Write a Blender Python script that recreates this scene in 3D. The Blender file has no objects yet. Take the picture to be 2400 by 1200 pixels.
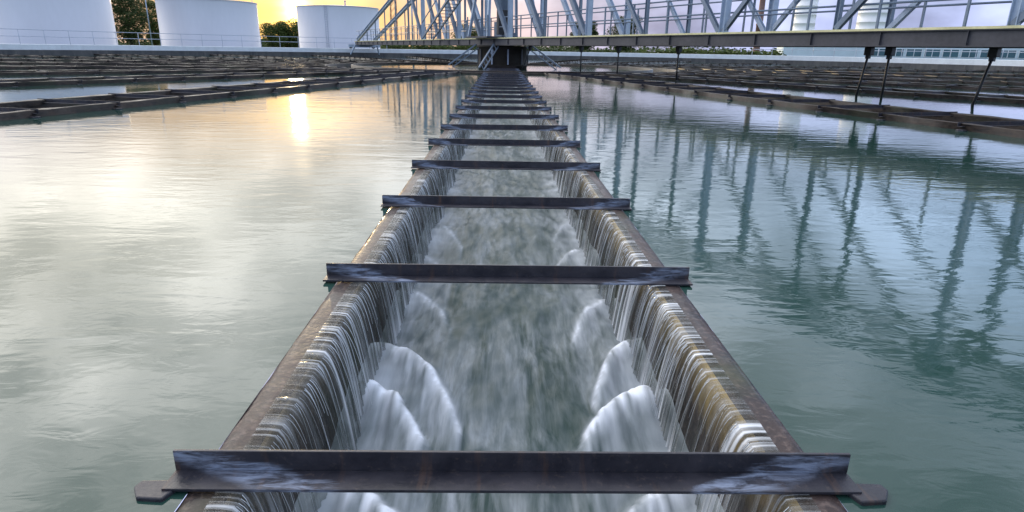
import bpy, bmesh, math, random
from mathutils import Vector, Matrix, noise as mnoise

# ------------------------------------------------------------------ camera, sky, sun, exposure
SC = bpy.context.scene
COL = SC.collection
R = math.radians
EYE = 1.075
cam_d = bpy.data.cameras.new('camera'); cam = bpy.data.objects.new('camera', cam_d); COL.objects.link(cam)
cam_d.sensor_width = 36.0; cam_d.lens = 22.2; cam_d.clip_start = 0.02; cam_d.clip_end = 6000
cam.matrix_world = (Matrix.Translation((-0.043, 0, EYE)) @ Matrix.Rotation(R(-1.14), 4, 'Z')
                    @ Matrix.Rotation(R(90 - 18.14), 4, 'X') @ Matrix.Rotation(R(0.93), 4, 'Z'))
SC.camera = cam

SUN_AZ, SUN_EL = -17.0, 2.9           # degrees: azimuth from +Y (negative = left), elevation
sdir = Vector((math.sin(R(SUN_AZ)) * math.cos(R(SUN_EL)), math.cos(R(SUN_AZ)) * math.cos(R(SUN_EL)), math.sin(R(SUN_EL))))
sun_d = bpy.data.lights.new('sun', 'SUN'); sun = bpy.data.objects.new('sun', sun_d); COL.objects.link(sun)
sun_d.energy = 0.8; sun_d.angle = R(1.8); sun_d.color = (1.0, 0.74, 0.40)
sun.rotation_euler = (-sdir).to_track_quat('-Z', 'Y').to_euler()

W = bpy.data.worlds.new('World'); SC.world = W; W.use_nodes = True
nt = W.node_tree; nt.nodes.clear()
def wn(t, **kw):
    n = nt.nodes.new(t)
    for k, v in kw.items(): setattr(n, k, v)
    return n
def wl(a, b): nt.links.new(a, b)
def wmath(op, a, b=None, c=None, clamp=False):
    n = wn('ShaderNodeMath', operation=op); n.use_clamp = clamp
    for i, v in enumerate((a, b, c)):
        if v is None: continue
        if isinstance(v, (int, float)): n.inputs[i].default_value = v
        else: wl(v, n.inputs[i])
    return n.outputs[0]
def wmix(f, a, b, bt='MIX'):
    n = wn('ShaderNodeMix', data_type='RGBA', blend_type=bt)
    for s, v in ((n.inputs[0], f), (n.inputs[6], a), (n.inputs[7], b)):
        if isinstance(v, (int, float)): s.default_value = v
        elif isinstance(v, tuple): s.default_value = (*v, 1)
        else: wl(v, s)
    return n.outputs[2]
sky = wn('ShaderNodeTexSky', sky_type='NISHITA'); sky.sun_disc = False
sky.sun_elevation = R(SUN_EL); sky.sun_rotation = R(SUN_AZ); sky.air_density = 1.0; sky.dust_density = 2.5; sky.ozone_density = 2.0
tc = wn('ShaderNodeTexCoord'); sep = wn('ShaderNodeSeparateXYZ'); wl(tc.outputs['Generated'], sep.inputs[0])
dot = wn('ShaderNodeVectorMath', operation='DOT_PRODUCT'); wl(tc.outputs['Generated'], dot.inputs[0]); dot.inputs[1].default_value = sdir
d01 = wmath('MAXIMUM', dot.outputs['Value'], 0.0)
up = wmath('MAXIMUM', sep.outputs[2], 0.0)
# thin evening cloud veil: stretched noise on the view direction
cmap = wn('ShaderNodeMapping'); cmap.inputs['Scale'].default_value = (2.2, 2.2, 11.0); wl(tc.outputs['Generated'], cmap.inputs[0])
cn = wn('ShaderNodeTexNoise'); cn.inputs['Scale'].default_value = 1.6; cn.inputs['Detail'].default_value = 6; cn.inputs['Roughness'].default_value = 0.55
wl(cmap.outputs[0], cn.inputs['Vector'])
cr = wn('ShaderNodeMapRange'); cr.inputs[1].default_value = 0.38; cr.inputs[2].default_value = 0.66; wl(cn.outputs[0], cr.inputs[0])
cdir = Vector((math.sin(R(-38)) * math.cos(R(14)), math.cos(R(-38)) * math.cos(R(14)), math.sin(R(14))))     # brightest part of the lit cloud deck
dot2 = wn('ShaderNodeVectorMath', operation='DOT_PRODUCT'); wl(tc.outputs['Generated'], dot2.inputs[0]); dot2.inputs[1].default_value = cdir
warm = wmath('POWER', wmath('MULTIPLY_ADD', dot2.outputs['Value'], 0.5, 0.5, clamp=True), 6.5)
hi = wn('ShaderNodeMapRange', interpolation_type='SMOOTHSTEP'); hi.inputs[1].default_value = 0.03; hi.inputs[2].default_value = 0.24; wl(up, hi.inputs[0])
top = wn('ShaderNodeMapRange', interpolation_type='SMOOTHSTEP'); top.inputs[1].default_value = 0.20; top.inputs[2].default_value = 0.55; wl(up, top.inputs[0])
warm_low = wmath('POWER', wmath('MULTIPLY_ADD', dot.outputs['Value'], 0.5, 0.5, clamp=True), 30.0)
low_col = wmix(warm_low, (0.31, 0.35, 0.55), (0.56, 0.33, 0.11))
high_col = wmix(warm, (0.53, 0.75, 1.12), (1.70, 1.60, 1.42))
warm_top = wmath('POWER', wmath('MULTIPLY_ADD', dot2.outputs['Value'], 0.5, 0.5, clamp=True), 6.0)
top_col = wmix(warm_top, (0.42, 0.49, 0.62), (2.7, 2.6, 2.5))
veil_col = wmix(top.outputs[0], wmix(hi.outputs[0], low_col, high_col), top_col)
# broken cloud: brighter and greyer patches
cl = wn('ShaderNodeMapRange'); cl.inputs[1].default_value = 0.35; cl.inputs[2].default_value = 0.68; cl.inputs[3].default_value = 0.6; cl.inputs[4].default_value = 1.4
cmap2 = wn('ShaderNodeMapping'); cmap2.inputs['Scale'].default_value = (2.6, 2.6, 5.0); wl(tc.outputs['Generated'], cmap2.inputs[0])
cn2 = wn('ShaderNodeTexNoise'); cn2.inputs['Scale'].default_value = 2.4; cn2.inputs['Detail'].default_value = 5; wl(cmap2.outputs[0], cn2.inputs['Vector']); wl(cn2.outputs[0], cl.inputs[0])
clm = wn('ShaderNodeVectorMath', operation='SCALE'); wl(veil_col, clm.inputs[0]); wl(cl.outputs[0], clm.inputs[3])
veil_col = clm.outputs[0]
veil_amt = wmath('MULTIPLY_ADD', cr.outputs[0], 0.14, 0.84, clamp=True)
SKYK = 0.05
bg_sky = wn('ShaderNodeBackground'); wl(sky.outputs[0], bg_sky.inputs[0]); bg_sky.inputs[1].default_value = SKYK
bg_veil = wn('ShaderNodeBackground'); wl(veil_col, bg_veil.inputs[0]); bg_veil.inputs[1].default_value = 1.0
mixs = wn('ShaderNodeMixShader'); wl(veil_amt, mixs.inputs[0]); wl(bg_sky.outputs[0], mixs.inputs[1]); wl(bg_veil.outputs[0], mixs.inputs[2])
# aureole of the low sun
g1 = wmath('MULTIPLY', wmath('POWER', d01, 7000.0), 8.0)
g2 = wmath('MULTIPLY', wmath('POWER', d01, 500.0), 0.7)
g = wmath('MULTIPLY', wmath('ADD', g1, g2), wmath('MULTIPLY_ADD', cr.outputs[0], 0.9, 0.35))
bg_glow = wn('ShaderNodeBackground'); bg_glow.inputs[0].default_value = (1.0, 0.60, 0.14, 1); wl(g, bg_glow.inputs[1])
adds = wn('ShaderNodeAddShader'); wl(mixs.outputs[0], adds.inputs[0]); wl(bg_glow.outputs[0], adds.inputs[1])
wo = wn('ShaderNodeOutputWorld'); wl(adds.outputs[0], wo.inputs[0])

SC.view_settings.view_transform = 'Standard'; SC.view_settings.look = 'None'
SC.view_settings.gamma = 1.0; SC.view_settings.use_curve_mapping = False
SC.view_settings.exposure = 1.0
SC.render.engine = 'CYCLES'
SC.cycles.max_bounces = 8; SC.cycles.transparent_max_bounces = 12
SC.cycles.use_denoising = True

rnd = random.Random(7)

# ------------------------------------------------------------------ helpers
class NT:
    """small node-material builder"""
    def __init__(s, name):
        s.m = bpy.data.materials.new(name); s.m.use_nodes = True; s.t = s.m.node_tree; s.t.nodes.clear()
        s.out = s.n('ShaderNodeOutputMaterial')
    def n(s, t, **kw):
        n = s.t.nodes.new(t)
        for k, v in kw.items(): setattr(n, k, v)
        return n
    def put(s, sock, v):
        if v is None: return
        if isinstance(v, (int, float)): sock.default_value = v
        elif isinstance(v, tuple): sock.default_value = (*v, 1) if (len(v) == 3 and sock.type == 'RGBA') else v
        else: s.t.links.new(v, sock)
    def math(s, op, a, b=None, c=None, clamp=False):
        n = s.n('ShaderNodeMath', operation=op); n.use_clamp = clamp
        for i, v in enumerate((a, b, c)): s.put(n.inputs[i], v)
        return n.outputs[0]
    def coord(s, which='Object', scale=(1, 1, 1), loc=(0, 0, 0), rot=(0, 0, 0)):
        if which == 'World': o = s.n('ShaderNodeNewGeometry').outputs['Position']
        else: o = s.n('ShaderNodeTexCoord').outputs[which]
        m = s.n('ShaderNodeMapping'); m.inputs['Scale'].default_value = scale; m.inputs['Location'].default_value = loc; m.inputs['Rotation'].default_value = rot
        s.t.links.new(o, m.inputs[0]); return m.outputs[0]
    def noise(s, vec, scale=5, detail=4, rough=0.5, dist=0.0):
        n = s.n('ShaderNodeTexNoise'); s.put(n.inputs['Vector'], vec)
        n.inputs['Scale'].default_value = scale; n.inputs['Detail'].default_value = detail; n.inputs['Roughness'].default_value = rough; n.inputs['Distortion'].default_value = dist
        return n.outputs[0]
    def rng(s, v, a, b, c=0.0, d=1.0, smooth=False):
        n = s.n('ShaderNodeMapRange'); s.put(n.inputs[0], v)
        if smooth: n.interpolation_type = 'SMOOTHSTEP'
        for i, x in enumerate((a, b, c, d)): n.inputs[i + 1].default_value = x
        return n.outputs[0]
    def mix(s, f, a, b, bt='MIX'):
        n = s.n('ShaderNodeMix', data_type='RGBA', blend_type=bt)
        s.put(n.inputs[0], f); s.put(n.inputs[6], a); s.put(n.inputs[7], b); return n.outputs[2]
    def bump(s, h, strength=0.3, dist=0.01, normal=None):
        n = s.n('ShaderNodeBump'); s.put(n.inputs['Height'], h); n.inputs['Strength'].default_value = strength; n.inputs['Distance'].default_value = dist
        if normal is not None: s.put(n.inputs['Normal'], normal)
        return n.outputs[0]
    def attr(s, name): return s.n('ShaderNodeAttribute', attribute_name=name).outputs['Fac']
    def pbr(s, col, rough=0.5, metal=0.0, normal=None, ior=None, coat=None, alpha=None, trans=None, spec=None):
        p = s.n('ShaderNodeBsdfPrincipled'); I = p.inputs
        s.put(I['Base Color'], col); s.put(I['Roughness'], rough); s.put(I['Metallic'], metal)
        if normal is not None: s.put(I['Normal'], normal)
        if ior is not None: I['IOR'].default_value = ior
        if coat is not None: s.put(I['Coat Weight'], coat); I['Coat Roughness'].default_value = 0.10
        if alpha is not None: s.put(I['Alpha'], alpha)
        if trans is not None: s.put(I['Transmission Weight'], trans)
        if spec is not None: s.put(I['Specular IOR Level'], spec)
        return p.outputs[0]
    def done(s, sh): s.t.links.new(sh, s.out.inputs[0]); return s.m

class MB:
    """collects shapes; build() links them as ONE mesh object"""
    def __init__(s): s.v = []; s.f = []; s.mi = []; s.sm = []; s.cur = 0; s.smooth = False
    def add(s, vs, fs):
        o = len(s.v); s.v += [tuple(p) for p in vs]
        for f in fs: s.f.append(tuple(i + o for i in f)); s.mi.append(s.cur); s.sm.append(s.smooth)
    def box(s, c, d, M=None):
        x, y, z = d[0] / 2, d[1] / 2, d[2] / 2
        vs = [Vector((sx * x, sy * y, sz * z)) for sx in (-1, 1) for sy in (-1, 1) for sz in (-1, 1)]
        if M is not None: vs = [M @ v for v in vs]
        vs = [v + Vector(c) for v in vs]
        s.add(vs, [(0, 1, 3, 2), (4, 6, 7, 5), (0, 4, 5, 1), (2, 3, 7, 6), (0, 2, 6, 4), (1, 5, 7, 3)])
    def bar(s, a, b, w, h, up=(0, 0, 1)):
        """rectangular bar from a to b, w across, h along 'up'"""
        a, b = Vector(a), Vector(b); d = (b - a); L = d.length; d.normalize()
        u = Vector(up)
        if abs(d.dot(u)) > 0.97: u = Vector((0, 1, 0))
        x = d.cross(u).normalized(); u = x.cross(d).normalized()
        M = Matrix((x, d, u)).transposed()
        s.box((a + b) / 2, (w, L, h), M)
    def ibar(s, a, b, w, h, t=0.02, up=(0, 0, 1)):
        """I / H section from a to b"""
        a, b = Vector(a), Vector(b); d = (b - a).normalized(); u = Vector(up)
        if abs(d.dot(u)) > 0.97: u = Vector((0, 1, 0))
        x = d.cross(u).normalized(); u = x.cross(d).normalized()
        s.bar(a + u * (h - t) / 2, b + u * (h - t) / 2, w, t, u)
        s.bar(a - u * (h - t) / 2, b - u * (h - t) / 2, w, t, u)
        s.bar(a, b, t, h - 2 * t, u)
    def tube(s, pts, r, n=8, caps=True, r_end=None):
        pts = [Vector(p) for p in pts]; rings = []
        for i, p in enumerate(pts):
            d = (pts[min(i + 1, len(pts) - 1)] - pts[max(i - 1, 0)]).normalized()
            u = Vector((0, 0, 1)) if abs(d.z) < 0.9 else Vector((1, 0, 0))
            x = d.cross(u).normalized(); y = d.cross(x).normalized()
            rr = r if r_end is None else r + (r_end - r) * i / (len(pts) - 1)
            rings.append([p + (x * math.cos(2 * math.pi * k / n) + y * math.sin(2 * math.pi * k / n)) * rr for k in range(n)])
        vs = [v for g in rings for v in g]; fs = []
        for i in range(len(pts) - 1):
            for k in range(n): fs.append((i * n + k, i * n + (k + 1) % n, (i + 1) * n + (k + 1) % n, (i + 1) * n + k))
        if caps: fs.append(tuple(range(n))[::-1]); fs.append(tuple((len(pts) - 1) * n + k for k in range(n)))
        s.add(vs, fs)
    def lathe(s, prof, c=(0, 0, 0), n=48, a0=0.0, a1=2 * math.pi):
        full = abs(a1 - a0 - 2 * math.pi) < 1e-6; m = n if full else n + 1
        vs = [(c[0] + r * math.sin(a0 + (a1 - a0) * k / n), c[1] - r * math.cos(a0 + (a1 - a0) * k / n), c[2] + z) for k in range(m) for r, z in prof]
        P = len(prof); fs = []
        for k in range(n):
            for j in range(P - 1):
                fs.append((k * P + j, ((k + 1) % m) * P + j, ((k + 1) % m) * P + j + 1, k * P + j + 1))
        s.add(vs, fs)
    def prism(s, poly, a, b, axis='y'):
        """polygon (2D, in xz) extruded along y from a to b"""
        n = len(poly); vs = [(x, a, z) for x, z in poly] + [(x, b, z) for x, z in poly]
        fs = [tuple(range(n)), tuple(range(2 * n - 1, n - 1, -1))] + [(i, i + n, (i + 1) % n + n, (i + 1) % n) for i in range(n)]
        s.add(vs, fs)
    def build(s, name, mats, parent=None, bevel=None):
        me = bpy.data.meshes.new(name); me.from_pydata(s.v, [], s.f)
        for m in (mats if isinstance(mats, (list, tuple)) else [mats]): me.materials.append(m)
        me.polygons.foreach_set('material_index', s.mi); me.polygons.foreach_set('use_smooth', s.sm)
        me.update()
        bm = bmesh.new(); bm.from_mesh(me); bmesh.ops.recalc_face_normals(bm, faces=bm.faces); bm.to_mesh(me); bm.free()
        o = bpy.data.objects.new(name, me); COL.objects.link(o)
        if parent: o.parent = parent
        if bevel:
            b = o.modifiers.new('bevel', 'BEVEL'); b.width = bevel; b.segments = 2; b.limit_method = 'ANGLE'
        return o

def tag(o, label=None, cat=None, group=None, kind=None):
    if label: o['label'] = label
    if cat: o['category'] = cat
    if group: o['group'] = group
    if kind: o['kind'] = kind
    return o
def empty(name, loc=(0, 0, 0), rz=0.0):
    o = bpy.data.objects.new(name, None); COL.objects.link(o); o.location = loc; o.rotation_euler = (0, 0, rz); o.empty_display_size = 0.2
    return o
def copy_tree(o, parent=None):
    c = o.copy(); COL.objects.link(c); c.parent = parent
    for ch in list(o.children): copy_tree(ch, c)
    return c
def fbm(x, y, z=0.0, o=4): return mnoise.fractal(Vector((x, y, z)), 0.6, 2.0, o)

# ------------------------------------------------------------------ materials
def mat_water():
    m = NT('basin_water')
    geo = m.coord('World')
    big = m.noise(m.coord('World', (0.35, 0.9, 1)), 0.5, 3)
    n1 = m.noise(m.coord('World', (1.0, 2.6, 1)), 1.5, 3, 0.5, 0.4)
    n2 = m.noise(m.coord('World', (1.0, 2.0, 1), rot=(0, 0, 0.5)), 5.5, 3, 0.55, 0.6)
    h = m.math('MULTIPLY_ADD', n2, 0.35, n1)
    h = m.math('MULTIPLY', h, m.rng(big, 0.35, 0.65, 0.5, 1.0))
    nrm = m.bump(h, 0.26, 0.018)
    col = m.mix(m.noise(m.coord('World', (0.6, 0.6, 1)), 0.4, 3), (0.017, 0.050, 0.041), (0.024, 0.058, 0.048))
    return m.done(m.pbr(col, m.rng(big, 0.3, 0.7, 0.03, 0.08), 0, nrm, ior=1.40))
def mat_channel_water():
    m = NT('channel_water')
    foam = m.attr('foam')
    st = m.noise(m.coord('World', (5.0, 0.9, 2.0)), 1.6, 5, 0.6, 0.7)
    fine = m.noise(m.coord('World', (16.0, 2.4, 6.0)), 1.5, 4, 0.6, 0.4)
    big = m.noise(m.coord('World', (1.4, 0.8, 1.0), loc=(3.1, 0.4, 0)), 1.5, 3, 0.5, 1.0)
    a = m.math('ADD', m.rng(st, 0.42, 0.72, 0, 0.24), m.rng(fine, 0.42, 0.75, 0, 0.14))
    a = m.math('MULTIPLY', a, m.rng(big, 0.36, 0.62, 0.25, 1.15))
    f = m.math('ADD', foam, m.math('MULTIPLY', a, m.math('SUBTRACT', 1.0, m.math('MULTIPLY', foam, 0.7))), clamp=True)
    col = m.mix(f, (0.024, 0.048, 0.045), (0.80, 0.84, 0.93))
    nrm = m.bump(m.math('ADD', st, m.math('MULTIPLY', fine, 0.3)), 0.22, 0.015)
    return m.done(m.pbr(col, m.rng(f, 0, 0.8, 0.3, 0.65), 0, nrm, ior=1.33, spec=0.12))
def mat_fall():
    m = NT('falling_water')
    s1 = m.noise(m.coord('World', (0.15, 15.0, 0.25)), 1.0, 3, 0.5)
    s2 = m.noise(m.coord('World', (0.3, 62.0, 0.5)), 1.0, 2, 0.5)
    s3 = m.noise(m.coord('World', (0.3, 3.0, 1.0)), 1.0, 2, 0.5)
    s = m.math('ADD', m.rng(s1, 0.46, 0.68, 0, 0.5), m.rng(s2, 0.48, 0.68, 0, 0.65), clamp=True)
    s = m.math('MULTIPLY', s, m.rng(s3, 0.36, 0.62, 0.25, 1.1), clamp=True)
    fl = m.attr('foam')
    s = m.math('ADD', s, m.math('MULTIPLY', fl, m.math('ADD', 0.15, m.math('MULTIPLY', s2, 0.9))), clamp=True)
    col = m.mix(s, (0.035, 0.038, 0.030), (0.78, 0.80, 0.84))
    nrm = m.bump(m.math('ADD', s1, m.math('MULTIPLY', s2, 0.7)), 0.5, 0.010)
    p = m.pbr(col, 0.15, 0, nrm, ior=1.33)
    tr = m.n('ShaderNodeBsdfTransparent'); tr.inputs[0].default_value = (0.93, 0.95, 0.93, 1)
    mx = m.n('ShaderNodeMixShader'); m.put(mx.inputs[0], m.rng(s, 0.0, 0.7, 0.16, 0.88)); m.put(mx.inputs[1], tr.outputs[0]); m.put(mx.inputs[2], p)
    return m.done(mx.outputs[0])
def mat_strand():
    m = NT('water_strand')
    return m.done(m.pbr((0.66, 0.69, 0.73), 0.12, 0, None, ior=1.33))
def mat_rusty(name='wet_rusty_concrete', wet=True):
    m = NT(name)
    v = m.coord('Object')
    n1 = m.noise(v, 7, 6, 0.65, 0.4); n2 = m.noise(v, 45, 4, 0.6); n3 = m.noise(m.coord('Object', (1, 1, 1), loc=(5, 2, 1)), 1.7, 4, 0.6)
    c = m.mix(m.rng(n1, 0.35, 0.68), (0.020, 0.016, 0.018), (0.070, 0.047, 0.042))
    c = m.mix(m.rng(n2, 0.50, 0.70, 0, 0.6), c, (0.16, 0.115, 0.10))
    c = m.mix(m.rng(n3, 0.56, 0.72, 0, 0.7), c, (0.055, 0.062, 0.028))
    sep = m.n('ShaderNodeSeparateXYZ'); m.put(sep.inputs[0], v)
    inner = m.math('MULTIPLY', m.math('LESS_THAN', m.math('ABSOLUTE', sep.outputs[0]), 0.715), m.rng(sep.outputs[0], -0.1, 0.1, 1.0, 0.22))   # inner faces only; painted golden light is stronger on one side
    gold_noise = m.noise(m.coord('Object', (1, 9, 0.8)), 1.6, 4, 0.6)
    cr = m.math('MULTIPLY', m.math('MULTIPLY', m.rng(m.math('ADD', sep.outputs[2], m.math('MULTIPLY', gold_noise, 0.3)), -0.06, 0.16, 0, 1), inner), m.rng(n3, 0.3, 0.6, 0.35, 1.0), clamp=True)
    c = m.mix(cr, c, (0.46, 0.31, 0.11))  # ochre tint puts golden evening light into the wall colour below the lip
    nrm = m.bump(m.math('ADD', n1, m.math('MULTIPLY', n2, 0.5)), 0.6, 0.008)
    return m.done(m.pbr(c, m.rng(n1, 0.3, 0.7, 0.4, 0.65), 0, nrm, coat=0.22 if wet else 0.0, spec=0.12))
def mat_side():
    m = NT('algae_stained_concrete')
    n1 = m.noise(m.coord('Object', (1, 1, 3)), 5, 5, 0.65, 0.4); n2 = m.noise(m.coord('Object', (14, 1.2, 1)), 3, 4, 0.6); n3 = m.noise(m.coord('Object', (1, 1, 1)), 0.9, 3, 0.6)
    c = m.mix(m.rng(n1, 0.35, 0.68), (0.012, 0.010, 0.011), (0.055, 0.040, 0.032))
    c = m.mix(m.rng(n2, 0.52, 0.75, 0, 0.35), c, (0.10, 0.088, 0.078))
    c = m.mix(m.rng(n3, 0.5, 0.66, 0, 0.6), c, (0.022, 0.028, 0.016))
    return m.done(m.pbr(c, m.rng(n1, 0.3, 0.7, 0.3, 0.6), 0, m.bump(n1, 0.5, 0.01), spec=0.16))
def mat_bar(stained=True):
    m = NT('dark_steel_bar')
    v = m.coord('Object')
    rn = m.math('MULTIPLY', m.n('ShaderNodeObjectInfo').outputs['Random'], 40.0)
    def own(scale, rot=(0, 0, 0)):
        a = m.n('ShaderNodeVectorMath', operation='ADD'); m.put(a.inputs[0], m.coord('Object', scale, rot=rot)); m.put(a.inputs[1], rn); return a.outputs[0]
    n1 = m.noise(own((1, 1, 1)), 9, 6, 0.65, 0.3); n2 = m.noise(own((1, 1, 1)), 70, 4, 0.6); n4 = m.noise(own((9, 1, 1)), 2.2, 4, 0.6)
    c = m.mix(m.rng(n1, 0.35, 0.7), (0.017, 0.017, 0.024), (0.044, 0.040, 0.050))
    c = m.mix(m.rng(n2, 0.58, 0.78, 0, 0.5), c, (0.11, 0.085, 0.075))
    c = m.mix(m.rng(n4, 0.56, 0.72, 0, 0.55), c, (0.115, 0.062, 0.038))      # rust
    # dried-on pale lime streaks near the two ends
    sep = m.n('ShaderNodeSeparateXYZ'); m.put(sep.inputs[0], v)
    ax = m.math('ABSOLUTE', sep.outputs[0])
    st = m.noise(own((3.5, 16, 26), (0, 0.25, 0)), 1.3, 5, 0.65, 0.8)
    hf = m.math('ADD', m.rng(sep.outputs[1], 0.0, 0.075, 0.5, 0.0), m.rng(sep.outputs[2], 0.017, 0.075, 0.0, 0.5))
    t = m.rng(ax, 0.40, 0.74, 0.0, 1.05)
    w = m.math('ADD', m.math('SUBTRACT', t, hf), m.math('MULTIPLY_ADD', st, 1.0, -0.5))
    up = m.rng(w, 0.02, 0.22, 0, 1, True)
    lo = m.rng(m.math('SUBTRACT', m.math('SUBTRACT', ax, 0.60), m.math('MULTIPLY', hf, 0.30)), 0.10, 0.0, 0, 1, True)
    mask = m.math('MULTIPLY', m.math('MULTIPLY', up, lo), m.math('MULTIPLY', m.rng(m.noise(own((7, 30, 45)), 1.4, 5, 0.7, 0.5), 0.40, 0.62, 0.05, 0.95), m.rng(ax, 0.36, 0.5, 0, 1.0 if stained else 0.0, True)), clamp=True)
    c = m.mix(mask, c, (0.26, 0.30, 0.40))
    nrm = m.bump(m.math('ADD', n1, m.math('MULTIPLY', n2, 0.4)), 0.5, 0.004)
    return m.done(m.pbr(c, m.rng(n1, 0.3, 0.7, 0.28, 0.55), 0, nrm, spec=0.4))
def mat_plain(name, col, rough=0.6, var=0.25, scale=4.0, metal=0.0, bump=0.2, spec=0.5, streak=False):
    m = NT(name)
    v = m.coord('Object', (1, 1, 0.25) if streak else (1, 1, 1))
    n1 = m.noise(v, scale, 5, 0.6, 0.2); n2 = m.noise(v, scale * 9, 3, 0.6)
    f = m.math('ADD', m.rng(n1, 0.3, 0.7, 0, 0.7), m.rng(n2, 0.3, 0.7, 0, 0.3))
    lo = tuple(c * (1 - var) for c in col); hi = tuple(min(1, c * (1 + var)) for c in col)
    return m.done(m.pbr(m.mix(f, lo, hi), rough, metal, m.bump(m.math('ADD', n1, n2), bump, 0.01), spec=spec))
def mat_leaf(name, a, b, tr=0.25):
    m = NT(name)
    n = m.noise(m.coord('World'), 0.9, 3, 0.6)
    r = m.n('ShaderNodeNewGeometry').outputs['Random Per Island']
    c = m.mix(m.math('ADD', m.math('MULTIPLY', r, 0.6), m.rng(n, 0.35, 0.65, 0, 0.4)), a, b)
    p = m.pbr(c, 0.6, 0, None, spec=0.25)
    t = m.n('ShaderNodeBsdfTranslucent'); m.put(t.inputs[0], c)
    mx = m.n('ShaderNodeMixShader'); mx.inputs[0].default_value = tr; m.put(mx.inputs[1], p); m.put(mx.inputs[2], t.outputs[0])
    return m.done(mx.outputs[0])
def mat_wall():
    m = NT('stained_concrete_wall')
    g = m.n('ShaderNodeSeparateXYZ'); m.put(g.inputs[0], m.coord('World'))
    n1 = m.noise(m.coord('World', (1, 1, 0.4)), 1.2, 5, 0.65); n2 = m.noise(m.coord('World', (1, 1, 0.15)), 5, 4, 0.6)
    c = m.mix(m.rng(n1, 0.35, 0.65), (0.045, 0.045, 0.05), (0.10, 0.095, 0.09))
    c = m.mix(m.rng(n2, 0.55, 0.75, 0, 0.6), c, (0.17, 0.15, 0.13))
    return m.done(m.pbr(c, 0.7, 0, m.bump(n2, 0.4, 0.02)))
M_WATER = mat_water(); M_CHW = mat_channel_water(); M_FALL = mat_fall(); M_STR = mat_strand()
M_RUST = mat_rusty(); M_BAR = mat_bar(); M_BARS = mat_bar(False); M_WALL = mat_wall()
M_SIDE = mat_side()
M_COPE = mat_plain('pale_concrete', (0.66, 0.69, 0.71), 0.7, 0.14, 1.5)
M_TANK = mat_plain('white_tank_paint', (0.56, 0.56, 0.63), 0.45, 0.05, 0.25, bump=0.05, streak=True)
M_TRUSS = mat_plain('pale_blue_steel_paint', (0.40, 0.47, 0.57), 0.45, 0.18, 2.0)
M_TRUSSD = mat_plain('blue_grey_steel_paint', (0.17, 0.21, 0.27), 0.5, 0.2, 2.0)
M_BEAM = mat_plain('weathered_dark_steel', (0.055, 0.052, 0.058), 0.5, 0.45, 1.3)
M_YEL = mat_plain('worn_yellow_paint', (0.66, 0.60, 0.32), 0.5, 0.3, 2.0)
M_BLACK = mat_plain('black_rubber', (0.018, 0.018, 0.02), 0.5, 0.3, 6.0)
M_DRUM = mat_plain('drum_dark_steel', (0.020, 0.016, 0.012), 0.7, 0.5, 1.5, spec=0.2)
M_GALV = mat_plain('galvanised_steel', (0.34, 0.38, 0.46), 0.4, 0.15, 5.0, metal=0.3)
M_GRASS = mat_plain('grass_ground', (0.07, 0.11, 0.03), 0.9, 0.5, 0.4)
M_LEAFD = mat_leaf('dark_leaves', (0.025, 0.045, 0.016), (0.075, 0.10, 0.03))
M_LEAFM = mat_leaf('mid_leaves', (0.045, 0.075, 0.02), (0.12, 0.15, 0.04))
M_BARK = mat_plain('bark', (0.10, 0.075, 0.05), 0.9, 0.4, 6)
M_WHITE = mat_plain('white_silo_paint', (0.82, 0.80, 0.80), 0.5, 0.05, 0.4, bump=0.05)
M_BLDG = mat_plain('pale_blue_render', (0.55, 0.63, 0.68), 0.7, 0.1, 0.8)
M_WIN = mat_plain('teal_window_glass', (0.05, 0.12, 0.15), 0.08, 0.3, 0.6, bump=0.0)
M_RED = mat_plain('red_brown_steel', (0.16, 0.085, 0.07), 0.6, 0.3, 2.0)

# ------------------------------------------------------------------ ground, basin, water
CY = 39.0; RB = 41.0; NTR = 24; DA = 2 * math.pi / NTR
HO, HI = 0.83, 0.70            # outer / inner half width of a trough at its rim
R_IN, R_RING0, R_RING1 = 10.2, 8.6, 10.2
CW = -0.44                     # level of the water inside the troughs
gr = MB(); gr.lathe([(42.4, 0.62), (60, 0.55), (120, 0.4), (400, 0.2), (3000, 0.0)], (0, CY, 0), 128)
tag(gr.build('ground', M_GRASS), kind='structure')

def sector(mb, r0, r1, th0, th1, h0, h1, nr, na):
    vs = []; fs = []
    for i in range(nr + 1):
        r = r0 + (r1 - r0) * i / nr
        a0 = th0 + (math.asin(h0 / r) if h0 else 0); a1 = th1 - (math.asin(h1 / r) if h1 else 0)
        for j in range(na + 1):
            a = a0 + (a1 - a0) * j / na
            vs.append((r * math.sin(a), CY - r * math.cos(a), 0.0))
    for i in range(nr):
        for j in range(na): fs.append((i * (na + 1) + j, i * (na + 1) + j + 1, (i + 1) * (na + 1) + j + 1, (i + 1) * (na + 1) + j))
    mb.add(vs, fs)
wm = MB(); wm.smooth = True
for i in range(NTR): sector(wm, R_IN - 0.02, RB + 0.02, i * DA, (i + 1) * DA, HO - 0.006, HO - 0.006, 30, 6)
sector(wm, 1.2, R_RING0 + 0.02, 0, 2 * math.pi, HO - 0.006, HO - 0.006, 10, 96)
tag(wm.build('basin_water', M_WATER), kind='structure')

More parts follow.
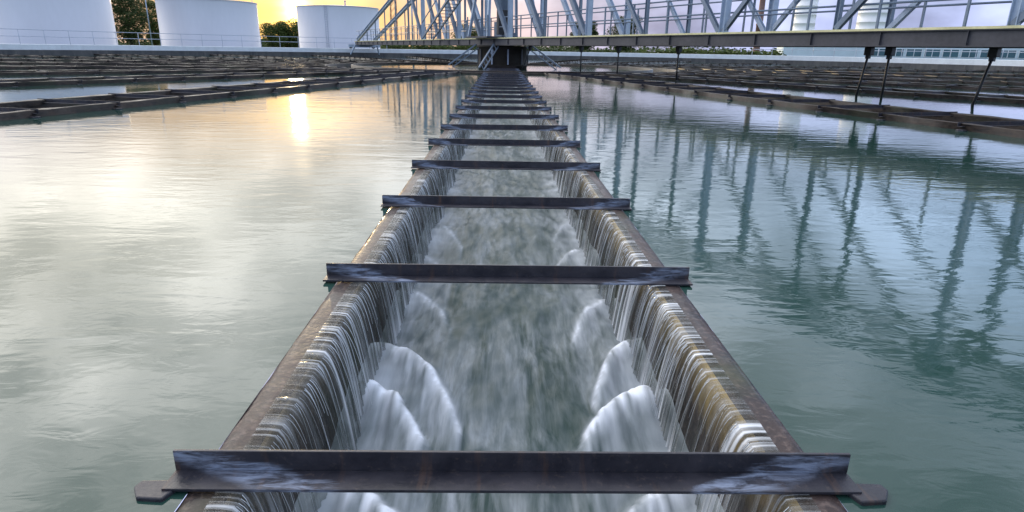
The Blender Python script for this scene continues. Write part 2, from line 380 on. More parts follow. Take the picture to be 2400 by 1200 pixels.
# basin wall: dark stained face with a pale coping
bw = empty('basin_wall', (0, CY, 0)); tag(bw, 'round concrete basin wall with dark stained face and pale coping round the water', 'wall')
a = MB(); a.lathe([(RB, -1.5), (RB, 0.40), (RB + 0.25, 0.43), (RB + 0.25, 0.30)], n=160); a.build('wall_face', M_WALL, bw)
a = MB(); a.lathe([(RB + 0.2, 0.40), (RB + 0.2, 0.84), (RB + 0.24, 0.86), (RB + 1.4, 0.86), (RB + 1.4, 0.4)], n=160); a.build('coping', M_COPE, bw)

# ------------------------------------------------------------------ weir troughs (local frame: +Y runs from the basin centre outwards)
def ylist(y0, y1, near, far, ync):
    out = [y0]; y = y0
    while y < y1 - 1e-6:
        y = min(y1, y + (near if y < ync else far)); out.append(y)
    return out
def channel(mb, y0, y1, step, seed, jig=0.003, lift=0.0):
    prof = [(HO, -0.75), (HO, -0.006), (HO - 0.008, 0.0005), (HO - 0.03, 0.0035), (HI + 0.05, 0.0040), (HI + 0.008, -0.002), (HI, -0.012), (HI - 0.005, -0.2), (HI - 0.01, -0.75)]
    prof = [(x, z + (lift if z > -0.1 else 0)) for x, z in prof]
    ys = []; y = y0
    while y < y1 - 1e-6: ys.append(y); y += step(y)
    ys.append(y1)
    for sx in (-1, 1):
        vs = []; P = len(prof)
        for y in ys:
            for k, (x, z) in enumerate(prof):
                dx = fbm(y * 2.3, k * 0.6 + seed, sx * 3.0) * jig * (1 if 0 < k < 8 else 0); dz = fbm(y * 3.1, k * 0.9 + seed, 9 + sx) * jig * 0.6 * (1 if 1 < k < 6 else 0)
                vs.append((sx * (x + dx), y, z + dz))
        mb.smooth = True
        mb.add(vs, [(i * P + k, i * P + k + 1, (i + 1) * P + k + 1, (i + 1) * P + k) for i in range(len(ys) - 1) for k in range(P - 1)])
    mb.smooth = False
    mb.box((0, (y0 + y1) / 2, -0.79), (2 * HO, y1 - y0, 0.07))
BAR_R = [37.596 - 1.5 * k for k in range(-1, 24)]      # radius of each cross bar
BW = 0.885
def bar_shape(mb, y, dz=0.0):
    """angle iron across the trough, open side outwards (+Y local = towards the rim of the basin)"""
    t = 0.009
    P4 = lambda z0, z1: [(-BW, z0 + dz), (BW, z0 + dz), (BW, z1 + dz), (-BW, z1 + dz)]
    mb.prism(P4(0.008, 0.008 + t), y, y + 0.075)
    mb.prism(P4(0.008 + t, 0.075), y - t, y)
    mb.prism(P4(0.008, 0.008 + t), y - t, y - 0.0005)
def bracket_shape(mb, y, sx, k=1.0, dz=0.0):
    """flat triangular gusset at water level, outside the rim"""
    tri = [(0.84, y + 0.03), (0.955, y + 0.035), (0.962, y + 0.06 * k), (0.935, y + 0.10 * k), (0.87, y + 0.105 * k)]
    vs = [(sx * x, yy, z + dz) for z in (-0.03, 0.012 * k) for x, yy in tri]; n = 5
    mb.add(vs, [tuple(range(n)), tuple(range(2 * n - 1, n - 1, -1))] + [(i, (i + 1) % n, (i + 1) % n + n, i + n) for i in range(n)])
LIFT = 0.10; SINK = 0.055      # side troughs: height of rim over the water, bars set down between the walls
TG = 'radial weir troughs of the round basin'
def trough_obj(r0, r1, bars, ang, label, step, lift=0.0):
    t = empty('weir_trough', (0, CY, 0), ang + math.pi)
    tag(t, label, 'weir trough', TG)
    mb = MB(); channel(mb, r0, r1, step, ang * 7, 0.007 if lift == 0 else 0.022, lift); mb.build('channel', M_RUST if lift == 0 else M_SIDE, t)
    for r in bars:
        c = MB(); bar_shape(c, 0); o = c.build('crossbar', M_BAR if lift == 0 else M_BARS, t, bevel=0.0015); o.location = (rnd.uniform(-0.008, 0.008) if r < 37 else 0, r, lift - (SINK if lift else 0)); o.rotation_euler = (0, rnd.uniform(-0.003, 0.003), rnd.uniform(-0.004, 0.004))
        for sx in (-1, 1) if (lift > 0 or abs(r - 37.596) < 0.1) else ():
            c = MB(); bracket_shape(c, 0, sx, 1.0 if lift == 0 else 1.5, 0.0 if lift == 0 else SINK - lift); c.build('bracket', M_BARS, o, bevel=0.004)
    return t
def near_step(y): return 0.03 if y > 31 else (0.08 if y > 22 else 0.3)
main = trough_obj(2.2, 41.0, [r for r in BAR_R if r > 2.6], 0.0, 'wide foaming trough running straight from the viewer to the dark centre drum', near_step)
ordw = ['first', 'second', 'third', 'fourth', 'fifth']
# one template for the neighbours, its parts shared by copies
tmpl = trough_obj(R_IN - 0.1, 41.0, [r for r in BAR_R if r > R_IN + 0.3], DA, 'first trough right of the foaming middle trough, dark with pale wet rim', lambda y: 0.3, LIFT)
cm = MB(); channel(cm, R_IN - 0.1, 41.0, lambda y: 0.45, 3.3, 0.022, LIFT)
for r in BAR_R:
    if r > R_IN + 0.3:
        bar_shape(cm, r, LIFT - SINK)
        for sx in (-1, 1): bracket_shape(cm, r, sx, 1.5)
far_mesh = None
for k in range(2, NTR):
    kk = k if k <= NTR // 2 else k - NTR
    side = 'right' if kk > 0 else 'left'; n = abs(kk)
    if n <= 5: lab = '%s trough %s of the foaming middle trough, a dark band across the water' % (ordw[n - 1], side)
    elif n < 12: lab = 'thin dark trough in the merged bands along the %s basin wall' % side
    else: lab = 'thin dark trough on the far side of the basin behind the centre drum'
    if n <= 3:
        o = copy_tree(tmpl); o.rotation_euler.z = kk * DA + math.pi; o['label'] = lab
    else:
        if far_mesh is None: o = cm.build('weir_trough', M_SIDE); far_mesh = o
        else: o = far_mesh.copy(); COL.objects.link(o)
        o.location = (0, CY, 0); o.rotation_euler = (0, 0, kk * DA + math.pi); tag(o, lab, 'weir trough', TG)

# ring channel that gathers the troughs
rc = MB(); rc.smooth = True
rc.lathe([(R_RING1, -0.75), (R_RING1, 0.07), (R_RING1 - 0.02, 0.08), (R_RING1 - 0.1, 0.08), (R_RING1 - 0.12, 0.07), (R_RING1 - 0.12, -0.75)], n=128)
rc.lathe([(R_RING0 + 0.12, -0.75), (R_RING0 + 0.12, 0.10), (R_RING0 + 0.1, 0.11), (R_RING0 + 0.02, 0.11), (R_RING0, 0.10), (R_RING0, -0.75)], n=128)
o = rc.build('ring_channel', M_SIDE); o.location = (0, CY, 0)
tag(o, 'dark round collecting channel circling the centre drum at water level', 'channel')

# ------------------------------------------------------------------ water in and over the troughs
rw = random.Random(21)
# curls of white water thrown up at the foot of the falls: (side, crest y at the wall, height, crest reach inwards, sweep towards the viewer)
CURLS = [(-1, 1.80, 0.15, 0.40, 0.34), (1, 1.78, 0.15, 0.40, 0.34), (-1, 2.44, 0.165, 0.27, 0.26), (1, 2.42, 0.165, 0.33, 0.28),
         (-1, 2.88, 0.125, 0.36, 0.42), (1, 2.92, 0.135, 0.22, 0.34), (-1, 1.30, 0.13, 0.35, 0.3), (1, 1.26, 0.13, 0.35, 0.3),
         (-1, 3.75, 0.035, 0.26, 0.34), (1, 3.6, 0.045, 0.24, 0.34), (-1, 4.5, 0.025, 0.22, 0.4), (1, 4.75, 0.03, 0.26, 0.4), (1, 5.6, 0.02, 0.2, 0.4), (-1, 5.4, 0.02, 0.24, 0.4)]
def chan_h(x, y):
    h = fbm(x * 2.5, y * 1.2, 2) * 0.024 + fbm(x * 7, y * 2.0, 5) * 0.005
    a = abs(x); sd = 1 if x > 0 else -1; f = 0.0
    e = max(0.0, (a - 0.34) / 0.32); lump = 0.55 + 0.8 * fbm(y * 1.7, 3.0 if x > 0 else 8.0)
    h += 0.035 * e * e * max(0, lump); f += 0.55 * e ** 1.3 * max(0.25, lump)
    hc = 0.0; fc = 0.0
    for s_, Y, A, reach, sweep in CURLS:
        if s_ != sd or y > Y + 0.12 or y < Y - 1.3: continue
        u = (0.64 - a) / reach                       # 0 at the wall, 1 at the inner tip
        if u > 1.25: continue
        uu = max(0.0, u)
        yc = Y - sweep * uu ** 2.1 + 0.03 * fbm(x * 4, Y * 5)
        amp = 0.70 * A * math.sqrt(max(0.0, 1 - (abs(uu - 0.32) / 0.93) ** 2.0)) * (1 + 0.12 * fbm(x * 8, Y * 3))
        d = y - yc
        if d > 0: g = math.exp(-(d / 0.10) ** 2); br = math.exp(-(d / 0.085) ** 2)
        else: g = 1 / (1 + (d / 0.20) ** 2); br = 0.38 * math.exp(d / 0.36) + 0.34 * math.exp(-(d / 0.075) ** 2)
        hc = max(hc, amp * g * (1 + 0.10 * fbm(x * 14, y * 2.0, 4)))
        fc = max(fc, min(1.0, br * (0.30 + 0.85 * min(1, amp / 0.09))) * (0.74 + 0.95 * fbm(x * 17, y * 2.2, 7)))
    return h + hc, min(1, max(f, fc) + 0.25 * min(f, fc))
def add_attr(o, vals):
    at = o.data.attributes.new('foam', 'FLOAT', 'POINT'); at.data.foreach_set('value', vals)
ys = []; y = -0.5
while y < 36.7: ys.append(y); y += 0.014 if y < 4 else (0.04 if y < 9 else 0.12)
nx = 96; cwm = MB(); cwm.smooth = True; vs = []; fa = []
for yy in ys:
    for i in range(nx + 1):
        x = -0.695 + 1.39 * i / nx; h, f = chan_h(x, yy); vs.append((x, yy, CW + h)); fa.append(f)
cwm.add(vs, [(j * (nx + 1) + i, j * (nx + 1) + i + 1, (j + 1) * (nx + 1) + i + 1, (j + 1) * (nx + 1) + i) for j in range(len(ys) - 1) for i in range(nx)])
o = cwm.build('channel_water', M_CHW); add_attr(o, fa); tag(o, kind='structure')
# the other troughs and the ring
ow = MB(); ow.smooth = True
for k in range(1, NTR):
    a = k * DA; ca, sa = math.cos(a), math.sin(a)
    pts = [(x * ca + r * sa, CY + x * sa - r * ca, CW) for r in [R_IN + 3.1 * q for q in range(10)] for x in (-0.69, -0.4, 0.4, 0.69)]
    ow.add(pts, [(q * 4 + i, q * 4 + i + 1, q * 4 + i + 5, q * 4 + i + 4) for q in range(9) for i in range(3)])
ow.lathe([(R_RING0 + 0.1, CW - 0.004), (R_RING1 - 0.1, CW - 0.004)], (0, CY, 0), 96)
o = ow.build('channel_water', M_CHW); add_attr(o, [0.1 + 0.2 * fbm(v.co.x, v.co.y) for v in o.data.vertices]); tag(o, kind='structure')

def fall_profile(q, v, drop):
    """q 0..1 along the sheet: over the lip, then a falling arc; returns (distance from centre line, z)"""
    if q < 0.18:
        u = q / 0.18; return HI + 0.050 - 0.060 * u, 0.0095 + 0.004 * u * (1 - u) - 0.002 * u * u
    u = (q - 0.18) / 0.82; z = 0.0075 - u * u * drop * 0.55 - u * drop * 0.45
    t = math.sqrt(max(0.0, 0.0075 - z) / 4.9)
    return HI - 0.010 - v * t, z
fl = MB(); fl.smooth = True; fv = []; ff = []; fat = []
NV = 16
fys = []; y = -0.4
while y < 36.6: fys.append(y); y += 0.006 if y < 4 else (0.013 if y < 10 else 0.05)
for sx in (-1, 1):
    base = len(fv)
    for yy in fys:
        vv = 0.28 + 0.08 * fbm(yy * 1.3, sx * 4.0) + 0.07 * fbm(yy * 9.0, sx * 7.0) + 0.05 * fbm(yy * 38, sx * 2.0)
        wob = fbm(yy * 30, 11 * sx) * 0.003
        for j in range(NV + 1):
            q = j / NV; d, z = fall_profile(q, max(0.12, vv), 0.46)
            fv.append((sx * (d + wob * q), yy, z + 0.0007 * fbm(yy * 40, j * 0.1, sx)))
            fat.append(max(0.0, (q - 0.72) / 0.28) ** 1.5 * (0.6 + fbm(yy * 3, 3 * sx)) + max(0.0, 1 - abs(q - 0.22) / 0.16) * 0.26)
    ff += [(base + i * (NV + 1) + j, base + (i + 1) * (NV + 1) + j, base + (i + 1) * (NV + 1) + j + 1, base + i * (NV + 1) + j + 1) for i in range(len(fys) - 1) for j in range(NV)]
fl.add(fv, ff); fl.cur = 1
nf = len(fv)
# separate threads of water in front of the sheet
y = 0.6
while y < 13:
    for sx in (-1, 1):
        if rw.random() < (0.75 if sx < 0 else 0.5):
            v0 = rw.uniform(0.27, 0.40) + 0.08 * fbm(y * 2, sx * 5.0); rr = rw.choice((0.0006, 0.0009, 0.0013, 0.0020)) * (1.0 if y < 5 else 1.5); q1 = rw.uniform(0.4, 1.0); yo = rw.uniform(-0.02, 0.02)
            pts = []
            for j in range(11):
                q = 0.19 + (q1 - 0.19) * j / 10; d, z = fall_profile(q, v0, 0.44)
                pts.append((sx * (d - 0.004), y + yo * q, z + 0.003))
            fl.tube(pts, rr * 0.7, 5, False, rr * 0.3)
    y += rw.uniform(0.005, 0.026) * (1 if y < 5 else 1.7)
o = fl.build('falling_water', [M_FALL, M_STR]); add_attr(o, fat + [0.0] * (len(o.data.vertices) - nf))
tag(o, 'thin sheets of water falling over both rims into the foaming middle trough', 'falling water', kind='stuff')
# ------------------------------------------------------------------ rotating bridge over the basin
BA = R(23.0)                                   # bridge bearing from the centre (towards the camera, to the right)
br = empty('scraper_bridge', (0, CY, 0), BA)   # local -Y = near end, +Y = far end
tag(br, 'pale blue steel truss bridge spanning the basin over the centre drum', 'bridge')
ZB0, ZB1, ZT = EYE + 0.19, EYE + 0.56, EYE + 4.9
HWB = 0.95                                     # half distance between the two truss planes
def part(name, mb, mat, parent=br, bevel=None): return mb.build(name, mat, parent, bevel)
N0, F0 = -38.0, 40.6                           # near end hidden beyond the frame, far end on the wall
for sx in (-1, 1):
    b = MB(); b.ibar((sx * HWB, N0, (ZB0 + ZB1) / 2 - 0.012), (sx * HWB, F0, (ZB0 + ZB1) / 2 - 0.012), 0.16, ZB1 - ZB0 - 0.024, 0.022)
    for k in range(39):
        yy = N0 + 1 + 2.0 * k; b.bar((sx * HWB, yy, ZB0 + 0.03), (sx * HWB, yy, ZB1 - 0.05), 0.015, 0.13, (1, 0, 0))
    part('bottom_beam', b, M_BEAM)
    b = MB(); b.box((sx * HWB, (N0 + F0) / 2, ZB1 + 0.004), (0.20, F0 - N0, 0.052)); part('kick_rail', b, M_YEL)
    b = MB(); b.ibar((sx * HWB, -36, ZT), (sx * HWB, 18.0, ZT), 0.24, 0.30, 0.02); part('top_chord', b, M_TRUSS)
    b = MB(); b.ibar((sx * HWB, 18.0, ZT), (sx * HWB, 39.6, ZB1 + 0.05), 0.26, 0.30, 0.02); part('end_chord', b, M_TRUSS)
b = MB()
b.box((0, (N0 + F0) / 2, ZB1 - 0.045), (2 * HWB - 0.21, F0 - N0, 0.03)); part('walkway_deck', b, M_BEAM)
pan = [-36 + 4.1 * k for k in range(14)]
for i, yy in enumerate(pan):
    for sx in (-1, 1):
        big = (0.21 if yy > -21 else 0.17) if i % 2 == 0 else 0.12
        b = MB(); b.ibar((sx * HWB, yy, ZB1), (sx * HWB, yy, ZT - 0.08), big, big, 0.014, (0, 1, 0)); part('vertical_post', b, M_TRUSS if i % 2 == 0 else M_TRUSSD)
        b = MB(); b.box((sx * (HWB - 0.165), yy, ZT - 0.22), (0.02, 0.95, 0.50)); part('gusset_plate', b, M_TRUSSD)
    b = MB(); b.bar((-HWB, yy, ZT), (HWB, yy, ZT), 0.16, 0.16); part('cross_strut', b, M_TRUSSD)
    if i < len(pan) - 1:
        y2 = pan[i + 1]
        for sx in (-1, 1):
            b = MB()
            # legs of the V meet at y = -19.6; from there to the centre the braces lean the other way
            if (yy + y2) / 2 < -19.6: p0, p1 = (sx * HWB, yy, ZT - 0.1), (sx * HWB, y2, ZB1 + 0.05)
            else: p0, p1 = (sx * HWB, yy + 0.2, ZB1 + 0.05), (sx * HWB, y2 - 0.15, ZT - 0.1)
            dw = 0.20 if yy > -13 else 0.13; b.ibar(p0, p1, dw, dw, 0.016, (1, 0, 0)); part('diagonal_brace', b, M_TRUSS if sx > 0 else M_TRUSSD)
        b = MB(); b.bar((-HWB, yy, ZT - 0.02), (HWB, y2, ZT - 0.02), 0.11, 0.11); part('wind_brace', b, M_TRUSSD)
for yy in (21.5, 25.6, 29.7, 33.8):
    for sx in (-1, 1):
        zt = ZT + (ZB1 - ZT) * (yy - 18) / 21.6
        b = MB(); b.bar((sx * HWB, yy, ZB1), (sx * HWB, yy, zt), 0.09, 0.09); part('vertical_post', b, M_TRUSSD)
# handrails with posts on both sides of the walkway
for sx in (-1, 1):
    xx = sx * (HWB - 0.16)
    for zz, nm in ((1.1, 'handrail'), (0.6, 'middle_rail')):
        b = MB(); b.smooth = True; b.tube([(xx, N0, ZB1 + zz), (xx, F0, ZB1 + zz)], 0.026, 8); part(nm, b, M_TRUSSD)
    k = 0; yy = -37.0
    while yy < 40:
        b = MB(); b.bar((xx, yy, ZB1 - 0.03), (xx, yy, ZB1 + 1.1), 0.05, 0.05); part('rail_post', b, M_TRUSSD); yy += 2.05
# skimmer hangers that dip into the water
for yy, dx in ((-1.9, 0.6), (-7.6, 0.0), (-10.9, 0.0), (-15.1, 0.0), (-23.3, 0.25), (-23.9, 0.0), (-26.5, 0.45), (-31, 0.3)):
    b = MB(); b.smooth = True; b.tube([(HWB - 0.02, yy, ZB0 + 0.0), (HWB - dx - 0.02, yy, -0.2)], 0.032, 8)
    h = part('hanger_rod', b, M_BLACK)
    b = MB(); b.box((HWB - 0.02 - dx * 0.08, yy, ZB0 - 0.10), (0.16, 0.20, 0.20)); b.box((HWB - 0.02 - dx * 0.14, yy, ZB0 - 0.24), (0.10, 0.11, 0.10)); part('clamp_block', b, M_BLACK, h, 0.012)
# long skimmer blade hung beside the beam near the drum, and lattice struts down to the ring
for sy in (-1, 1):
    for sx in (-1, 1):
        b = MB()
        p0, p1 = Vector((sx * 1.15, sy * 1.4, ZB0 + 0.05)), Vector((sx * 2.5, sy * 2.6, 0.1)); off = Vector((sx * -0.28, 0, -0.12))
        b.bar(p0, p1, 0.08, 0.08); b.bar(p0 + off, p1 + off, 0.06, 0.06)
        for q in range(7):
            a0 = p0.lerp(p1, q / 7); a1 = p0.lerp(p1, (q + 1) / 7); b.bar(a0, a1 + off, 0.03, 0.03)
        part('lattice_strut', b, M_TRUSSD)
# drive unit and platform over the centre
b = MB(); b.box((0, 0, ZB1 + 0.06), (3.4, 3.4, 0.08)); part('centre_platform', b, M_BEAM)
b = MB(); b.smooth = True; b.tube([(0.1, -0.7, ZB1 + 0.45), (0.1, 0.5, ZB1 + 0.45)], 0.30, 20); b.smooth = False
b.box((0.1, -0.1, ZB1 + 0.22), (0.9, 1.0, 0.24)); b.box((0.1, 0.7, ZB1 + 0.55), (0.55, 0.5, 0.8)); part('drive_motor', b, M_TRUSSD)
b = MB(); b.box((-0.55, -1.2, ZB1 + 0.85), (0.6, 0.3, 1.3)); part('control_box', b, M_BLACK, bevel=0.02)
b = MB(); b.smooth = True; b.tube([(0, 0, ZB1), (0, 0, ZT + 1.5)], 0.28, 20); part('centre_mast', b, M_TRUSSD)
for sx in (-1, 1):
    for sy in (-1, 1):
        b = MB(); b.ibar((sx * 1.55, sy * 1.55, ZB1 + 0.1), (sx * HWB, sy * 0.5, ZT + 0.6), 0.15, 0.15, 0.016, (1, 0, 0)); part('centre_brace', b, M_TRUSS)
        b = MB(); b.bar((sx * 1.6, sy * 1.6, ZB1 + 0.1), (sx * 1.6, sy * 1.6, ZB1 + 1.2), 0.06, 0.06); part('rail_post', b, M_TRUSSD)
# stair on the far side of the centre
b = MB()
for sx in (-1.4, -2.2): b.bar((sx, 1.0, ZT - 1.2), (sx, 9.2, ZB1 + 0.05), 0.08, 0.14)
for sx in (-1.4, -2.2): b.bar((sx, 1.0, ZT - 0.2), (sx, 9.2, ZB1 + 1.05), 0.05, 0.05)
for q in range(18):
    f = (q + 0.5) / 18; b.box((-1.8, 1.0 + 8.2 * f, ZT - 1.2 + (ZB1 + 0.05 - ZT + 1.2) * f), (0.76, 0.24, 0.03))
part('stair', b, M_TRUSSD)
# end carriage on the far wall
b = MB(); b.box((0, 40.4, 1.15), (3.6, 0.5, 0.3)); part('end_carriage', b, M_TRUSS)
for sx in (-1.3, 1.3):
    b = MB(); b.smooth = True; b.tube([(sx, 40.25 + 1.2, 1.06), (sx, 40.55 + 1.2, 1.06)], 0.2, 20); part('wheel', b, M_BLACK)
for sx in (-1, 1):
    b = MB(); b.bar((sx * 1.2, 39.2, ZB0), (sx * 1.6, 40.2, 0.25), 0.12, 0.12); part('carriage_leg', b, M_TRUSS)

# centre drum
dr = empty('centre_drum', (0, CY, 0)); tag(dr, 'dark round drum in the basin centre carrying the bridge', 'drum')
b = MB(); b.smooth = True; b.lathe([(1.42, -1.0), (1.42, 0.10), (1.46, 0.12), (1.46, 0.20), (1.42, 0.22), (1.42, EYE + 0.05), (1.5, EYE + 0.07), (1.5, EYE + 0.17), (0.0, EYE + 0.17)], n=64); b.build('drum_shell', M_DRUM, dr)
for q in range(10):
    an = 2 * math.pi * q / 10 + 0.2; b = MB(); b.box((1.47 * math.sin(an), -1.47 * math.cos(an), 0.64), (0.07, 0.07, 0.83), Matrix.Rotation(an, 3, 'Z')); b.build('stiffener', M_BEAM if q % 3 else M_GALV, dr)

# ------------------------------------------------------------------ railing on the basin wall
def pol(r, a, z=0.0): return (r * math.sin(a), CY - r * math.cos(a), z)
def rail_run(label, a0, a1, nm='wall_railing'):
    root = empty(nm, pol(RB + 0.8, (a0 + a1) / 2, 0.86)); tag(root, label, 'railing', 'railings along the basin wall')
    off = Vector(root.location)
    n = int(abs(a1 - a0) * (RB + 0.8) / 2.0)
    for zz, pn in ((1.98, 'top_rail'), (1.45, 'middle_rail')):
        b = MB(); b.smooth = True; b.tube([Vector(pol(RB + 0.8, a0 + (a1 - a0) * k / (n * 2), zz)) - off for k in range(n * 2 + 1)], 0.028, 6); b.build(pn, M_GALV, root)
    for k in range(n + 1):
        p = Vector(pol(RB + 0.8, a0 + (a1 - a0) * k / n, 0)) - off
        b = MB(); b.smooth = True; b.tube([p + Vector((0, 0, 0.85)), p + Vector((0, 0, 1.98))], 0.026, 6); b.build('rail_post', M_GALV, root)
rail_run('grey two bar railing on the basin wall in front of the three white tanks', -R(95), -R(161))
rail_run('grey two bar railing on the basin wall in front of the pale low building', R(88), R(140))

# ------------------------------------------------------------------ white storage tanks
def tank(x, y, r, h, label, ladder_a):
    t = empty('storage_tank', (x, y, 0.4)); tag(t, label, 'tank', 'white storage tanks')
    b = MB(); b.smooth = True; prof = []
    nb = 5
    prof = [(r + 0.12, 0.0), (r + 0.12, 0.25), (r, 0.25), (r, h)]
    b.lathe(prof, n=96); b.build('shell', M_TANK, t)
    b = MB(); b.smooth = True; b.lathe([(r + 0.02, h), (r + 0.1, h + 0.02), (r + 0.1, h + 0.10), (r, h + 0.12), (r * 0.5, h + r * 0.05), (0, h + r * 0.07)], n=96); b.build('roof', M_TANK, t)
    b = MB(); an = ladder_a
    for s in (-0.2, 0.2):
        p = Vector((r * math.sin(an) + s * math.cos(an), -r * math.cos(an) + s * math.sin(an), 0)) * 1.0
        q = p + Vector((math.sin(an), -math.cos(an), 0)) * 0.18
        b.bar(q, q + Vector((0, 0, h + 0.9)), 0.05, 0.05)
    for k in range(int(h / 0.4)):
        c = Vector(((r + 0.18) * math.sin(an), -(r + 0.18) * math.cos(an), 0.3 + 0.4 * k)); b.bar(c - Vector((math.cos(an), math.sin(an), 0)) * 0.2, c + Vector((math.cos(an), math.sin(an), 0)) * 0.2, 0.03, 0.03)
    b.build('ladder', M_GALV, t)
    b = MB(); b.smooth = True; b.tube([(r * 0.3, -r * 0.5, h), (r * 0.3, -r * 0.5, h + 1.1)], 0.13, 10); b.tube([(r * 0.3, -r * 0.5, h + 1.0), (r * 0.3, -r * 0.5, h + 1.15)], 0.22, 10); b.build('roof_vent', M_GALV, t)
    return t
tank(-63.2, 95, 7.7, 8.9, 'white storage tank at the left edge, largest of the three', 2.4)
tank(-48.0, 111, 7.5, 7.1, 'white storage tank in the middle, left of the setting sun', 2.4)
tank(-30.3, 125, 7.3, 7.3, 'white storage tank right of the setting sun, partly behind the bridge end', -0.05)

# ------------------------------------------------------------------ trees, bushes
def leaf_cloud(mb, c, rad, n, size, rg):
    for _ in range(n):
        while True:
            p = Vector((rg.uniform(-1, 1), rg.uniform(-1, 1), rg.uniform(-1, 1)))
            if 0.25 < p.length < 1.0: break
        p = Vector((p.x * rad[0], p.y * rad[1], p.z * rad[2])) + Vector(c)
        M = Matrix.Rotation(rg.uniform(0, 6.28), 3, 'Z') @ Matrix.Rotation(rg.uniform(0, 6.28), 3, 'X')
        s = size * rg.uniform(0.6, 1.3)
        q = [M @ Vector(v) * s + p for v in ((-0.5, 0, 0), (0, -0.28, 0.05), (0.5, 0, 0), (0, 0.28, 0.05))]
        mb.add(q, [(0, 1, 2, 3)])
def tree(x, y, h, w, label, mat, seed, name='tree', group='trees beyond the basin', lumps=22, leaf=0.30, low=0.10, n=620):
    rg = random.Random(seed); t = empty(name, (x, y, 0.45)); tag(t, label, 'tree', group)
    b = MB(); b.smooth = True; b.tube([(0, 0, 0), (0.08 * w * rg.uniform(-1, 1), 0, h * 0.35), (0, 0.05 * w, h * 0.7)], 0.035 * h, 8, True, 0.012 * h)
    for q in range(5):
        an = rg.uniform(0, 6.28); z0 = h * rg.uniform(0.25, 0.5); b.tube([(0, 0, z0), (0.2 * w * math.cos(an), 0.2 * w * math.sin(an), z0 + 0.15 * h), (0.38 * w * math.cos(an), 0.38 * w * math.sin(an), z0 + 0.28 * h)], 0.014 * h, 6, True, 0.004 * h)
    b.build('trunk', M_BARK, t)
    b = MB()
    for q in range(lumps):
        f = low + (0.95 - low) * (q + 0.5) / lumps; rr = w * 0.5 * math.sin(math.pi * min(1, 0.18 + 0.78 * (1 - (f - low) / (1.02 - low)) ** 0.8)) ** 0.7
        an = q * 2.4 + rg.uniform(-0.4, 0.4); d = rr * rg.uniform(0.2, 0.75); s = w * rg.uniform(0.13, 0.24)
        leaf_cloud(b, (d * math.cos(an), d * math.sin(an), h * f), (s, s, s * 0.75), n, leaf, rg)
    b.build('crown', mat, t)
    return t
def P(px, D): return (px - 1177) / 1558 * D
tree(P(318, 122), 122, 9.3, 9.0, 'dark tall tree between the left and middle white tanks', M_LEAFD, 3, lumps=22)
tree(P(372, 128), 128, 8.6, 7.0, 'looser tree beside the lamp post, close left of the middle white tank', M_LEAFM, 4, lumps=16)
tree(P(2, 112), 112, 7.0, 7.0, 'dark tree cut by the left picture edge beside the largest tank', M_LEAFD, 5)
tree(P(648, 150), 150, 5.0, 8.5, 'low rounded tree right of the middle white tank under the sun', M_LEAFM, 6, low=0.03)
tree(P(690, 152), 152, 5.6, 8.5, 'low rounded tree left of the right white tank under the sun', M_LEAFM, 7, low=0.03)
tree(P(1365, 135), 135, 6.0, 7.0, 'small dark tree behind the bridge truss just right of the drum', M_LEAFD, 8)
tree(P(1460, 140), 140, 7.2, 9.0, 'bushy dark tree behind the bridge truss, widest right of the drum', M_LEAFD, 9)
tree(P(1100, 140), 140, 5.0, 8.0, 'low green tree behind the bridge stair', M_LEAFM, 10)
def hedge(x0, y0, x1, y1, h, w, label, mat, seed, n):
    rg = random.Random(seed); b = MB(); L = math.hypot(x1 - x0, y1 - y0)
    for q in range(n):
        f = rg.random(); hh = h * (0.75 + 0.35 * fbm(f * L * 0.3, seed))
        leaf_cloud(b, ((x1 - x0) * f, (y1 - y0) * f + rg.uniform(-w, w) * 0.5, hh * rg.uniform(0.1, 0.75)), (0.8, 0.6, hh * 0.28), 14, 0.4, rg)
    o = b.build('hedge', mat); o.location = (x0, y0, 0.45); tag(o, label, 'hedge', 'hedges beyond the basin wall'); return o
hedge(P(900, 104), 104, P(1120, 104), 104, 1.9, 1.4, 'clipped green hedge left of the drum under the far half of the bridge', M_LEAFM, 31, 190)
hedge(P(1250, 96), 96, P(1500, 96), 96, 1.0, 1.3, 'low dark hedge just right of the drum under the bridge beam', M_LEAFD, 32, 150)
hedge(P(1510, 90), 90, P(1835, 90), 90, 1.3, 1.3, 'bright green hedge left of the pale low building', M_LEAFM, 33, 210)
fw = MB(); rg = random.Random(77)
for q in range(900):
    a0 = rg.uniform(-0.95, 0.95); D = rg.uniform(185, 260); hh = rg.uniform(1.6, 4.6) * (0.7 + 0.5 * fbm(a0 * 9, 1.0))
    leaf_cloud(fw, (D * math.sin(a0), D * math.cos(a0), max(0.6, hh * rg.uniform(0.3, 0.8))), (2.6, 2.0, hh * 0.4), 22, 1.1, rg)
tag(fw.build('far_woods', M_LEAFD), 'far low belt of woods along the horizon', 'woods', kind='stuff')

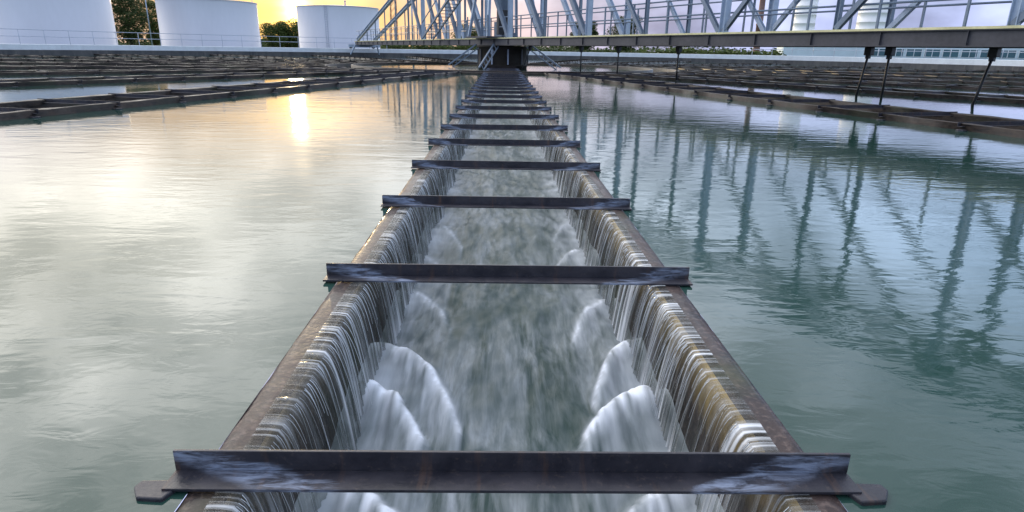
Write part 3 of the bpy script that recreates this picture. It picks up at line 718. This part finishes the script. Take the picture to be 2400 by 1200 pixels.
# ------------------------------------------------------------------ poles, mast, silos, chimney, building
def pole(px, D, h, r, label, lamp=True):
    t = empty('lamp_post' if lamp else 'flag_pole', (P(px, D), D, 0.4)); tag(t, label, 'lamp post' if lamp else 'pole')
    b = MB(); b.smooth = True; b.tube([(0, 0, 0), (0, 0, h)], r, 10, True, r * 0.6); b.build('pole', M_GALV, t)
    if lamp:
        b = MB(); b.smooth = True; b.tube([(0, 0, h), (0.5, 0, h + 0.25), (1.3, 0, h + 0.3)], r * 0.5, 8); b.build('arm', M_GALV, t)
        b = MB(); b.box((1.6, 0, h + 0.29), (0.8, 0.3, 0.12)); b.build('lamp_head', M_GALV, t, 0.03)
    else:
        b = MB(); b.smooth = True; b.lathe([(0, 0), (r * 1.6, 0.03), (r * 1.6, 0.16), (0, 0.2)], (0, 0, h), 12); b.build('finial', M_GALV, t)
pole(364, 88, 9.5, 0.085, 'slim grey lamp post in front of the trees between the left two tanks')
pole(968, 108, 10.8, 0.16, 'slim grey pole left of the stair, nearer the lattice mast', False)
pole(997, 108, 10.0, 0.13, 'slimmer grey pole between the thicker pole and the bridge stair', False)
t = empty('lattice_mast', (P(926, 140), 140, 0.4)); tag(t, 'thin lattice mast rising behind the sloping bridge end', 'mast')
for sx in (-1, 1):
    for sy in (-1, 1):
        b = MB(); b.bar((sx * 0.7, sy * 0.7, 0), (sx * 0.45, sy * 0.45, 15), 0.11, 0.11); b.build('leg', M_RED, t)
b = MB()
for q in range(12):
    z0, z1 = 15 * q / 12, 15 * (q + 1) / 12; w0, w1 = 0.7 - 0.25 * q / 12, 0.7 - 0.25 * (q + 1) / 12
    for sx in (-1, 1):
        b.bar((-w0, sx * w0, z0), (w1, sx * w1, z1), 0.05, 0.05); b.bar((sx * w0, w0, z0), (sx * w1, -w1, z1), 0.05, 0.05)
b.build('lattice', M_RED, t)
def silo(px, D, r, h, label):
    t = empty('silo', (P(px, D), D, 0.3)); tag(t, label, 'silo', 'slim white silos')
    b = MB(); b.smooth = True
    prof = []
    for q in range(8): prof += [(r, h * q / 8), (r, h * (q + 1) / 8 - 0.06), (r + 0.03, h * (q + 1) / 8 - 0.04), (r + 0.03, h * (q + 1) / 8)]
    b.lathe(prof, n=48); b.build('shell', M_WHITE, t)
    b = MB(); b.smooth = True; b.lathe([(r + 0.05, h), (r + 0.05, h + 0.2), (r * 0.3, h + 0.9), (0.0, h + 0.9)], n=48); b.build('cap', M_WHITE, t)
silo(1880, 150, 2.3, 14.5, 'slim white silo, narrower and left one of the pair behind the bridge')
silo(2038, 150, 3.0, 15.5, 'wider white silo, right one of the pair behind the bridge')
t = empty('chimney', (P(1776, 130), 130, 0.4)); tag(t, 'thin red brown chimney rising behind the bridge truss left of the silos', 'chimney')
b = MB(); b.smooth = True; b.lathe([(0.62, 0), (0.62, 5.8), (0.70, 5.85), (0.70, 6.1), (0.58, 6.15), (0.5, 14), (0.58, 14.05), (0.58, 14.4), (0.42, 14.4), (0.42, 13)], n=24); b.build('flue', M_RED, t)
b = MB(); b.box((0, 0, 0.4), (1.9, 1.9, 0.8)); b.build('base', M_COPE, t, 0.04)
# low building
t = empty('low_building', (P(1840, 96), 96, 0.2)); tag(t, 'long low pale blue building with a strip of windows beyond the right basin wall', 'building')
L = 46.0; bang = R(-16)
t.rotation_euler = (0, 0, bang)
b = MB(); b.box((L / 2, 4, 1.5), (L, 8, 3.0)); b.build('wall', M_BLDG, t)
b = MB(); b.box((L / 2, 3.9, 3.12), (L + 0.8, 9, 0.22)); b.build('roof', M_COPE, t)
b = MB(); b.box((L / 2, -0.03, 0.35), (L, 0.05, 0.25)); b.build('plinth', M_COPE, t)
for q in range(15):
    x0 = 11.5 + q * 2.25
    b = MB(); b.box((x0 + 0.95, -0.04, 1.25), (1.98, 0.10, 1.08)); f = b.build('window', M_COPE, t)
    b = MB(); b.box((x0 + 0.47, -0.10, 1.25), (0.86, 0.03, 0.94)); b.box((x0 + 1.43, -0.10, 1.25), (0.86, 0.03, 0.94)); b.build('pane', M_WIN, f)
